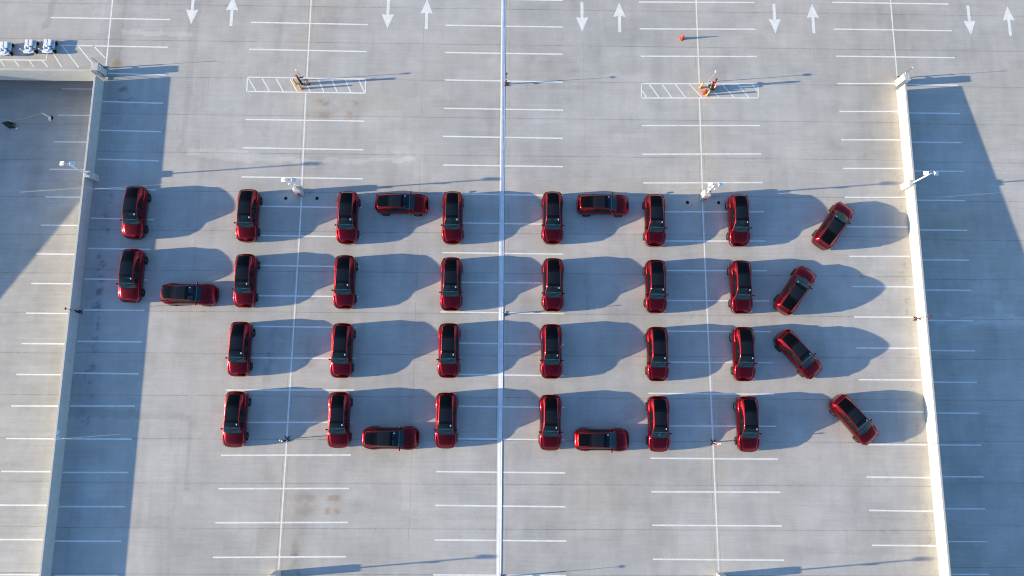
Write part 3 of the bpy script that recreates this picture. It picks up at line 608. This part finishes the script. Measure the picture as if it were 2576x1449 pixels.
# ================= standpipes =================
def standpipe(loc, label, rz=0, red=True, head=True):
    t = empty('standpipe', loc, rz); tag(t, label, 'standpipe', 'standpipes along the column lines')
    m = MB()
    for a in (45, 135): m.box(-.24, -.03, 0, .24, .03, .05, M=Matrix.Rotation(math.radians(a), 4, 'Z'))
    m.build('foot', M_blackp, t)
    m = MB(); m.cyl((0, 0, .05), (0, 0, 1.0), .05, .045); m.build('pipe', M_redd if red else M_blackp, t)
    m = MB(); m.cyl((0, 0, 1.0), (0, 0, 1.07), .06); m.build('collar', M_white, t)
    m = MB(); m.cyl((-.02, -.09, .55), (.16, -.12, .55), .045); m.ball((.17, -.12, .55), .06); m.build('valve', M_blackp, t)
    m = MB(); m.cyl((0, 0, 1.07), (0, 0, 2.05), .020, n=10); m.build('rod', M_blackp, t)
    m = MB()
    if head:
        for a in range(4): m.box(.03, -.03, 2.0, .12, .03, 2.07, bev=.008, M=Matrix.Rotation(a*math.pi/2, 4, 'Z'))
    m.cyl((0, 0, 2.0), (0, 0, 2.10), .035); m.build('head', M_redd if head else M_white, t)
    return t
standpipe((.13, 28.07, 0), 'red standpipe with a red cross head beside the joint cover, far end of the deck')
standpipe((.20, 6.95, 0), 'slim dark standpipe beside the joint cover at mid deck', rz=.3, red=False, head=False)
standpipe((-36.22, 6.86, 0), 'dark standpipe fixed to the shaded face of the left parapet', red=False)
standpipe((35.93, 6.80, 0), 'standpipe with a pink red head in front of the sunlit right parapet')
standpipe((-36.40, 29.15, 0), 'black standpipe rising behind the left corner pedestal', red=False, head=False)
standpipe((36.40, 29.15, 0), 'red and white standpipe rising behind the right corner pedestal', head=False)
standpipe((.13, -14.6, 0), 'standpipe beside the joint cover just below the bottom edge')
def footpole(loc, label, rz, s):
    t = empty('standpipe', loc, rz); tag(t, label, 'standpipe', 'standpipes along the column lines')
    m = MB()
    for a in (45, 135): m.box(-.27, -.035, 0, .27, .035, .06, M=Matrix.Rotation(math.radians(a), 4, 'Z'))
    m.build('foot', M_blackp, t)
    m = MB(); m.cyl((0, 0, .06), (0, 0, 1.9), .038); m.build('pipe', M_grey, t)
    m = MB(); m.cyl((0, -.13, .75), (0, -.13, 1.25), .09); m.box(-.05, -.13, .8, .05, 0, .86); m.build('valve', M_redp if s else M_blackp, t)
    m = MB(); m.ball((.0, -.11, 1.34), .07); m.cyl((0, -.11, 1.38), (0, 0, 1.46), .025); m.build('hose_outlet', M_whitep, t)
    m = MB(); m.box(-.045, -.06, 1.9, .045, .06, 1.97, bev=.01); m.build('cap', M_white, t)
    return t
footpole((-17.95, -3.71, 0), 'dark standpipe on a cross shaped foot below the right end of the digit four', 0, False)
footpole((17.80, -3.79, 0), 'grey standpipe with a red valve on a cross shaped foot beside the letter K', 0, True)

# ================= hatched islands: standpipe clusters =================
def bollard(loc, label, m_):
    t = empty('bollard', loc); tag(t, label, 'bollard', 'bollards guarding the two standpipe clusters')
    m = MB(); m.box(-.13, -.13, 0, .13, .13, .035, bev=.01); m.build('base', M_blackp if m_ is M_bollard2 else m_, t)
    m = MB(); m.cyl((0, 0, .035), (0, 0, .92), .085, .07); m.ball((0, 0, .92), .07, (1, 1, .6)); m.build('post', m_, t, True)
    m = MB(); m.cyl((0, 0, .70), (0, 0, .76), .078); m.build('band', M_whitep, t)
for (x, y), lb, mm in (((-19.0, 27.85), 'orange bollard on the left side of the black standpipe', M_bollard), ((-18.49, 27.40), 'orange bollard in front of the black standpipe', M_bollard), ((-17.90, 27.87), 'rust orange bollard in the shadow of the black standpipe', M_bollard2),
    ((17.90, 27.97), 'yellow bollard on the left side of the red standpipe', M_bollard), ((18.49, 27.24), 'yellow bollard in front of the red standpipe, beside the traffic cone', M_bollard), ((19.09, 27.78), 'amber bollard at the right side of the red standpipe', M_bollard)):
    bollard((x, y, 0), lb, mm)
t = empty('tall_standpipe', (-18.45, 27.80, 0)); tag(t, 'tall black standpipe with a red cap inside the left hatched island', 'standpipe')
m = MB(); m.box(-.12, -.12, 0, .20, .12, .10, bev=.01); m.build('foot', M_grey, t)
m = MB(); m.cyl((0, 0, .08), (0, 0, 1.55), .10, .085); m.ball((.03, 0, .7), .13, (1, 1, 1.5)); m.build('pipe', M_blackp, t, True)
m = MB(); m.cyl((0, 0, 1.55), (0, 0, 1.75), .10, .10); m.build('cap', M_redp, t)
m = MB(); m.cyl((.05, .0, 1.25), (.42, .12, 1.25), .045); m.ball((.42, .12, 1.25), .07); m.cyl((.2, .05, 1.25), (.2, .05, 1.42), .03); m.build('valve', M_blackp, t)
t = empty('thin_standpipe', (-18.40, 28.22, 0)); tag(t, 'thin grey pole with a small white head behind the black standpipe', 'pole')
m = MB(); m.box(-.16, -.10, 0, .12, .10, .08, bev=.01); m.build('foot', M_grey, t)
m = MB(); m.cyl((0, 0, .08), (0, 0, 1.95), .026, n=10); m.build('pole', M_grey, t)
m = MB(); m.ball((0, 0, 1.97), .085, (.8, 1, 1)); m.cyl((0, 0, 1.8), (.06, -.05, 1.86), .03); m.build('head', M_whitep, t)
t = empty('tall_standpipe', (18.95, 28.0, 0)); tag(t, 'bulky red and black standpipe with coiled hose inside the right hatched island', 'standpipe')
m = MB(); m.ball((0, -.1, .28), .30, (1.0, .9, .9)); m.ball((-.25, .0, .3), .16); m.build('hose_coil', M_blackp, t, True)
m = MB(); m.cyl((-.05, 0, .2), (-.05, 0, 1.45), .085); m.cyl((-.05, 0, 1.45), (-.05, 0, 1.62), .11); m.cyl((-.05, 0, .8), (.10, .0, 1.0), .06); m.cyl((-.17, -.05, .5), (-.17, -.05, 1.1), .05); m.build('pipe', M_redp, t)
m = MB(); m.ball((-.05, 0, 1.66), .075); m.ball((-.2, -.05, 1.12), .07); m.build('cap', M_blackp, t)
m = MB(); m.cyl((-.30, -.02, .95), (-.30, -.02, 1.04), .17); m.cyl((-.30, -.17, 1.0), (-.30, .2, 1.0), .03); m.cyl((-.46, -.1, 1.0), (-.14, -.02, 1.0), .03); m.build('hand_wheel', M_grey, t)
m = MB(); m.cyl((-.30, -.02, 1.04), (-.30, -.02, 1.10), .06); m.build('valve', M_whitep, t)
t = empty('thin_standpipe', (18.72, 28.55, 0)); tag(t, 'thin bent pole with a white oval head behind the red standpipe', 'pole')
m = MB(); m.cyl((0, 0, 0), (0, 0, .9), .03, n=10); m.cyl((0, 0, .9), (.05, .04, 1.85), .025, n=10); m.build('pole', M_grey, t)
m = MB(); m.ball((.05, .05, 1.9), .11, (.6, 1.2, .9)); m.build('head', M_whitep, t, True)
def cone(loc, label, tilt=0, h=.72, r=.15):
    t = empty('traffic_cone', loc); t.rotation_euler = (0, tilt, .4); tag(t, label, 'traffic cone', 'traffic cones on the deck')
    m = MB(); m.box(-.19, -.19, 0, .19, .19, .03, bev=.01); m.build('base', M_orange if h < .8 else M_redp, t)
    m = MB(); m.cyl((0, 0, .03), (0, 0, h), r, .025, n=28); m.build('cone', M_orange, t, True)
cone((16.38, 32.78, 0), 'bright red orange traffic cone standing alone on the cross deck')
cone((18.25, 27.52, 0), 'red traffic cone standing among the yellow bollards', h=.80, r=.19)

# ================= drains =================
for i, (x, y) in enumerate(D_drain):
    t = empty('floor_drain', (x, y, 0)); tag(t, ['round black floor drain left of the left lamp pole', 'round black floor drain right of the left lamp pole', 'round black floor drain left of the right lamp pole', 'round black floor drain right of the right lamp pole'][i], 'drain', 'round floor drains beside the lamp poles')
    m = MB(); m.cyl((0, 0, .002), (0, 0, .012), .15, n=28); m.build('grate', M_blackp, t)
    m = MB()
    for k in range(-2, 3): m.box(-.14+abs(k)*.02, k*.055-.01, .012, .14-abs(k)*.02, k*.055+.01, .018)
    m.build('grate_bar', M_black, t)

# ================= three white carts on the cross deck =================
def cart(loc, label, rz, ribs):
    t = empty('utility_cart', loc, rz); tag(t, label, 'cart', 'white wheeled carts parked by the hatching')
    m = MB(); m.box(-.50, -.55, .16, .46, .62, .30, bev=.04); m.build('chassis', M_grey, t)
    for x in (-.40, .48):
        for y in (-.40, .42):
            m = MB(); m.cyl((x-.05, y, .17), (x+.05, y, .17), .17, n=22); m.build('wheel', M_black, t)
    for k, x0 in enumerate((-.46, -.10)):
        m = MB(); m.box(x0, .02, .32, x0+.30, .66, .44, bev=.03)
        if ribs: 
            for q in range(6): m.box(x0+.04, .08+q*.09, .44, x0+.26, .12+q*.09, .458)
        m.build('ribbed_lid', M_whitep, t)
    m = MB(); m.box(.22, .02, .31, .50, .66, .35, bev=.01); m.box(.30, -.12, .30, .46, .0, .36, bev=.02); m.box(.36, -.60, .16, .46, -.40, .30, bev=.02); m.build('side_tray', M_whitep, t)
    m = MB()
    for q in range(4): m.box(.26, .10+q*.13, .352, .44, .18+q*.13, .358)
    m.build('tray_grip', M_grey, t)
    m = MB(); m.ball((-.36, -.10, .38), .13, (1.1, 1, .7)); m.ball((-.10, -.02, .40), .12, (1.2, .9, .7)); m.ball((.06, -.14, .36), .12, (1, 1, .7)); m.build('seat_hump', M_whitep, t, True)
    m = MB(); m.poly([(-.50, -.62), (-.52, -.42), (-.42, -.26), (.10, -.22), (.22, -.30), (.40, -.44), (.36, -.60), (.0, -.66)], .30, .42); m.build('front_cowl', M_whitep, t)
    m = MB(); m.poly([(-.44, -.56), (-.44, -.44), (-.36, -.34), (.06, -.30), (.10, -.50), (-.1, -.58)], .42, .47); m.build('cowl_deck', M_whitep, t)
    m = MB(); m.cyl((-.50, -.50, .36), (-.72, -.34, .52), .035, n=10); m.cyl((-.72, -.34, .52), (-.78, -.32, .52), .05, n=10); m.build('handle', M_whitep, t)
    return t
cart((-45.30, 30.75, 0), 'leftmost white wheeled cart, cut close to the left edge of the picture', .02, True)
cart((-43.10, 30.98, 0), 'middle white wheeled cart with striped lids', .0, True)
cart((-41.42, 31.02, 0), 'rightmost white wheeled cart standing on the hatch lines', -.02, False)

# ================= things on the left ramp =================
bx, by = -46.0, 24.55
t = empty('barricade_board', (bx, by, zL(by)), .06); tag(t, 'black folding board standing on the shaded left ramp under the tape', 'barricade')
for s in (-1, 1):
    m = MB(); m.box(-.28, -.018, 0, .34, .018, 1.0, M=Matrix.Rotation(s*math.radians(9), 4, 'X')@Matrix.Translation((0, 0, 0)))
    o = m.build('panel', M_blackp, t); o.location = (0, s*.20, 0)
m = MB(); m.cyl((.36, -.25, .06), (.52, -.21, .06), .05); m.build('clip', M_whitep, t)
sx, sy = -42.62, 25.43
t = empty('stanchion', (sx, sy, zL(sy))); tag(t, 'white stanchion with a dark base holding the yellow tape on the left ramp', 'stanchion')
m = MB(); m.cyl((.08, 0, 0), (.08, 0, .10), .20, .18, n=24); m.build('base', M_black, t)
m = MB(); m.poly([(.12, .12), (-.08, .10), (-.16, -.06), (-.06, -.26), (.14, -.44), (.17, -.20), (.16, .0)], .102, .13); m.build('foot_plate', M_whitep, t)
m = MB(); m.cyl((0, 0, .13), (-.05, .03, 1.05), .05, .045); m.build('post', M_whitep, t)
m = MB(); m.cyl((-.05, .03, 1.05), (-.05, .03, 1.12), .06); m.build('cap', M_tape, t)
P0 = Vector((sx-.05, sy+.03, zL(sy)+1.0)); P1 = Vector((bx-.05, by, zL(by)+1.02)); P2 = Vector((-50.5, 23.3, zL(23.3)+1.0))
V, F = [], []
for A, B in ((P0, P1), (P1, P2)):
    k0 = len(V)
    for i in range(13):
        u = i/12; p = A.lerp(B, u); p.z -= .28*4*u*(1-u)*.5; p.y += .05*math.sin(u*9)
        V += [(p.x, p.y-.012*(1 if i % 3 else .3), p.z-.02), (p.x, p.y+.012*(1 if i % 3 else .3), p.z+.02)]
    F += [(k0+2*i, k0+2*i+1, k0+2*i+3, k0+2*i+2) for i in range(12)]
tag(mesh_obj('caution_tape', V, F, M_tape), 'sagging yellow caution tape strung across the left ramp', 'tape')

# ================= the red cars =================
LS, WS = .965, .985
def car_part(name, geo, m, parent, smooth=True, sharp=38):
    bm = bmesh.new()
    for Vv, Ff in geo:
        vs = [bm.verts.new((p[0]*LS, p[1]*WS, p[2])) for p in Vv]
        for f in Ff:
            try: bm.faces.new([vs[i] for i in f])
            except ValueError: pass
    bmesh.ops.remove_doubles(bm, verts=bm.verts, dist=.004); bmesh.ops.recalc_face_normals(bm, faces=bm.faces)
    me = bpy.data.meshes.new(name); bm.to_mesh(me); bm.free()
    for p in me.polygons: p.use_smooth = True
    me.set_sharp_from_angle(angle=math.radians(sharp)); me.materials.append(m)
    o = bpy.data.objects.new(name, me); col.objects.link(o); o.parent = parent; return o
def make_car():
    t = empty('parked_car'); G = car_geo()
    body = car_part('body', G['body'], M_car, t)
    car_part('lower_trim', G['lower_trim'], M_trim, t)
    ws = car_part('windscreen', G['windscreen'], M_ws, t)
    [car_part('roof_bar', [g], M_rb, t) for g in G['roof_bar']]; car_part('roof_glass', G['roof_glass'], M_rg, t)
    car_part('rear_window', G['rear_window'], M_rw, t)
    for g in G['side_window']: car_part('side_window', [g], M_sg, t)
    for x in (1.45, -1.47):
        for s in (1, -1):
            m = MB(); m.cyl((x*LS, s*.72, .35), (x*LS, s*.945, .35), .35, n=40); wt = m.build('wheel', M_black, t, True)
            m = MB(); m.cyl((x*LS, s*.93, .35), (x*LS, s*.950, .35), .235, .22, n=30)
            m2 = m.build('rim', M_cab, wt, True)
            m = MB()
            for k in range(5):
                a = k*2*math.pi/5+.3
                m.box(-.032, -.005, .03, .032, .005, .225, M=Matrix.Translation((x*LS, s*.953, .35))@Matrix.Rotation(a, 4, 'Y'))
            m.cyl((x*LS, s*.95, .35), (x*LS, s*.962, .35), .05, n=14); m.build('spoke', M_rim, wt)
    for s in (1, -1):
        m = MB(); m.ball((.80*LS, s*.93, 1.125), .088, (.8, 1.0, .72)); m.box(.76*LS, min(s*.78, s*.92), 1.06, .84*LS, max(s*.78, s*.92), 1.095, bev=.01)
        m.build('mirror', M_car, t, True)
    # thin lamps along the nose corners and the tail corners
    for nm, m_, pts in (('headlight', M_lamp, [(1.98, .87, .80), (2.10, .83, .79), (2.20, .77, .76), (2.29, .67, .70), (2.345, .56, .63)]), ('tail_light', M_tail, [(-2.02, .79, 1.03), (-2.16, .735, 1.03), (-2.27, .65, 1.01), (-2.34, .55, .98)])):
        for s in (1, -1):
            V, F = [], []
            for (x, y, z) in pts:
                n = Vector((x/abs(x)*.3+0, s*.9, 0)).normalized()*.012; d = .03
                for (a, zz) in ((1, -d), (1.6, 0), (1, d)): V.append(((x)*LS+n.x*a, s*y*WS+n.y*a, z+zz))
            q = len(pts); F = [(3*i+k, 3*i+k+1, 3*i+k+4, 3*i+k+3) for i in range(q-1) for k in range(2)]
            mesh_obj(nm, V, F, m_, t)
    # cabin seen through the glass
    m = MB(); m.box(-1.55*LS, -.70, .38, 1.20*LS, .70, .42); m.box(-1.9*LS, -.66, .42, -1.25*LS, .66, .86); m.build('cabin_floor', M_cab, t)
    for s in (1, -1):
        m = MB(); m.box(-.26, s*.37-.25, .45, .26, s*.37+.25, .66, bev=.06); m.box(-.36, s*.37-.24, .62, -.18, s*.37+.24, 1.22, bev=.07); m.box(-.36, s*.37-.13, 1.22, -.24, s*.37+.13, 1.42, bev=.04)
        m.build('front_seat', M_seat, t)
    m = MB(); m.box(-1.15, -.62, .45, -.72, .62, .68, bev=.06); m.box(-1.25, -.62, .64, -1.08, .62, 1.15, bev=.06); m.build('rear_seat', M_seat, t)
    m = MB(); m.box(.60, -.70, .75, 1.14, .70, .99, bev=.05); d = m.build('dashboard', M_dasht, t)
    m = MB(); m.box(.66, -.68, .992, .75, .68, 1.01, bev=.008); m.build('dash_bar', M_dash, d)
    m = MB(); m.cyl((.48, .37, .95), (.51, .37, .97), .17, n=24); m.build('steering_wheel', M_cab, t)
    # paper on the driver's side of the windscreen
    def wpt(u, v): 
        p = (ws_x(u, v), v*cYR(lerp(.26, 1.10, u)), cZR(lerp(.26, 1.10, u))+.035*(1-v*v)+.006); return (p[0]*LS, p[1]*WS, p[2])
    mesh_obj('window_sticker', [wpt(.08, .68), wpt(.23, .68), wpt(.23, .84), wpt(.08, .84)], [(0, 1, 2, 3)], M_stick, ws)
    m = MB(); m.cyl((.24, 0, 1.50), (.30, 0, 1.45), .03); m.box(.25, -.12, 1.38, .28, .12, 1.45, bev=.01); m.build('rear_view_mirror', M_cab, t)
    return t
proto = make_car()
RW = ['top', 'second', 'third', 'bottom']
LBL = ['upper red car in the left stroke of the digit four', 'lower red car in the left stroke of the digit four']
LBL += ['red car in the %s row, right stroke of the digit four' % RW[i] for i in range(4)]
LBL += ['red car in the %s row, left side of first zero' % RW[i] for i in range(4)]
LBL += ['red car in the %s row, right side of first zero' % RW[i] for i in range(4)]
LBL += ['red car in the %s row, left side of second zero' % RW[i] for i in range(4)]
LBL += ['red car in the %s row, right side of second zero' % RW[i] for i in range(4)]
LBL[21] = 'red car with white paper on its dashboard, bottom right of second zero'
LBL += ['red car in the %s row, upright stroke of the K' % RW[i] for i in range(4)]
LBL += ['red slanted car nose up, outer end of the upper arm of the K', 'red slanted car nose up, inner half of the upper arm of the K',
        'red slanted car nose down, inner half of the lower leg of the K', 'red slanted car nose down, outer end of the lower leg of the K',
        'red sideways car forming the crossbar of the digit four', 'red sideways car closing the top of the first zero', 'red sideways car closing the bottom of the first zero',
        'red sideways car closing the top of the second zero', 'red sideways car closing the bottom of the second zero']
DH = {4: -1, 5: -.7, 2: -.4, 3: -.4, 30: 0}
for i, (x, y, h) in enumerate(CARS):
    c = proto if i == 0 else copy_tree(proto)
    c.location = (x, y, 0); c.rotation_euler = (0, 0, math.radians(h+DH.get(i, 0)+rnd.uniform(-.6, .6)))
    tag(c, LBL[i], 'car', 'red cars parked to spell 400K')
    if i == 21:
        m = MB(); m.box(.80, -.10, .995, .95, .08, 1.01); m.ball((.86, 0, 1.02), .06, (1, 1, .4)); m.build('dash_paper', M_stick, c)
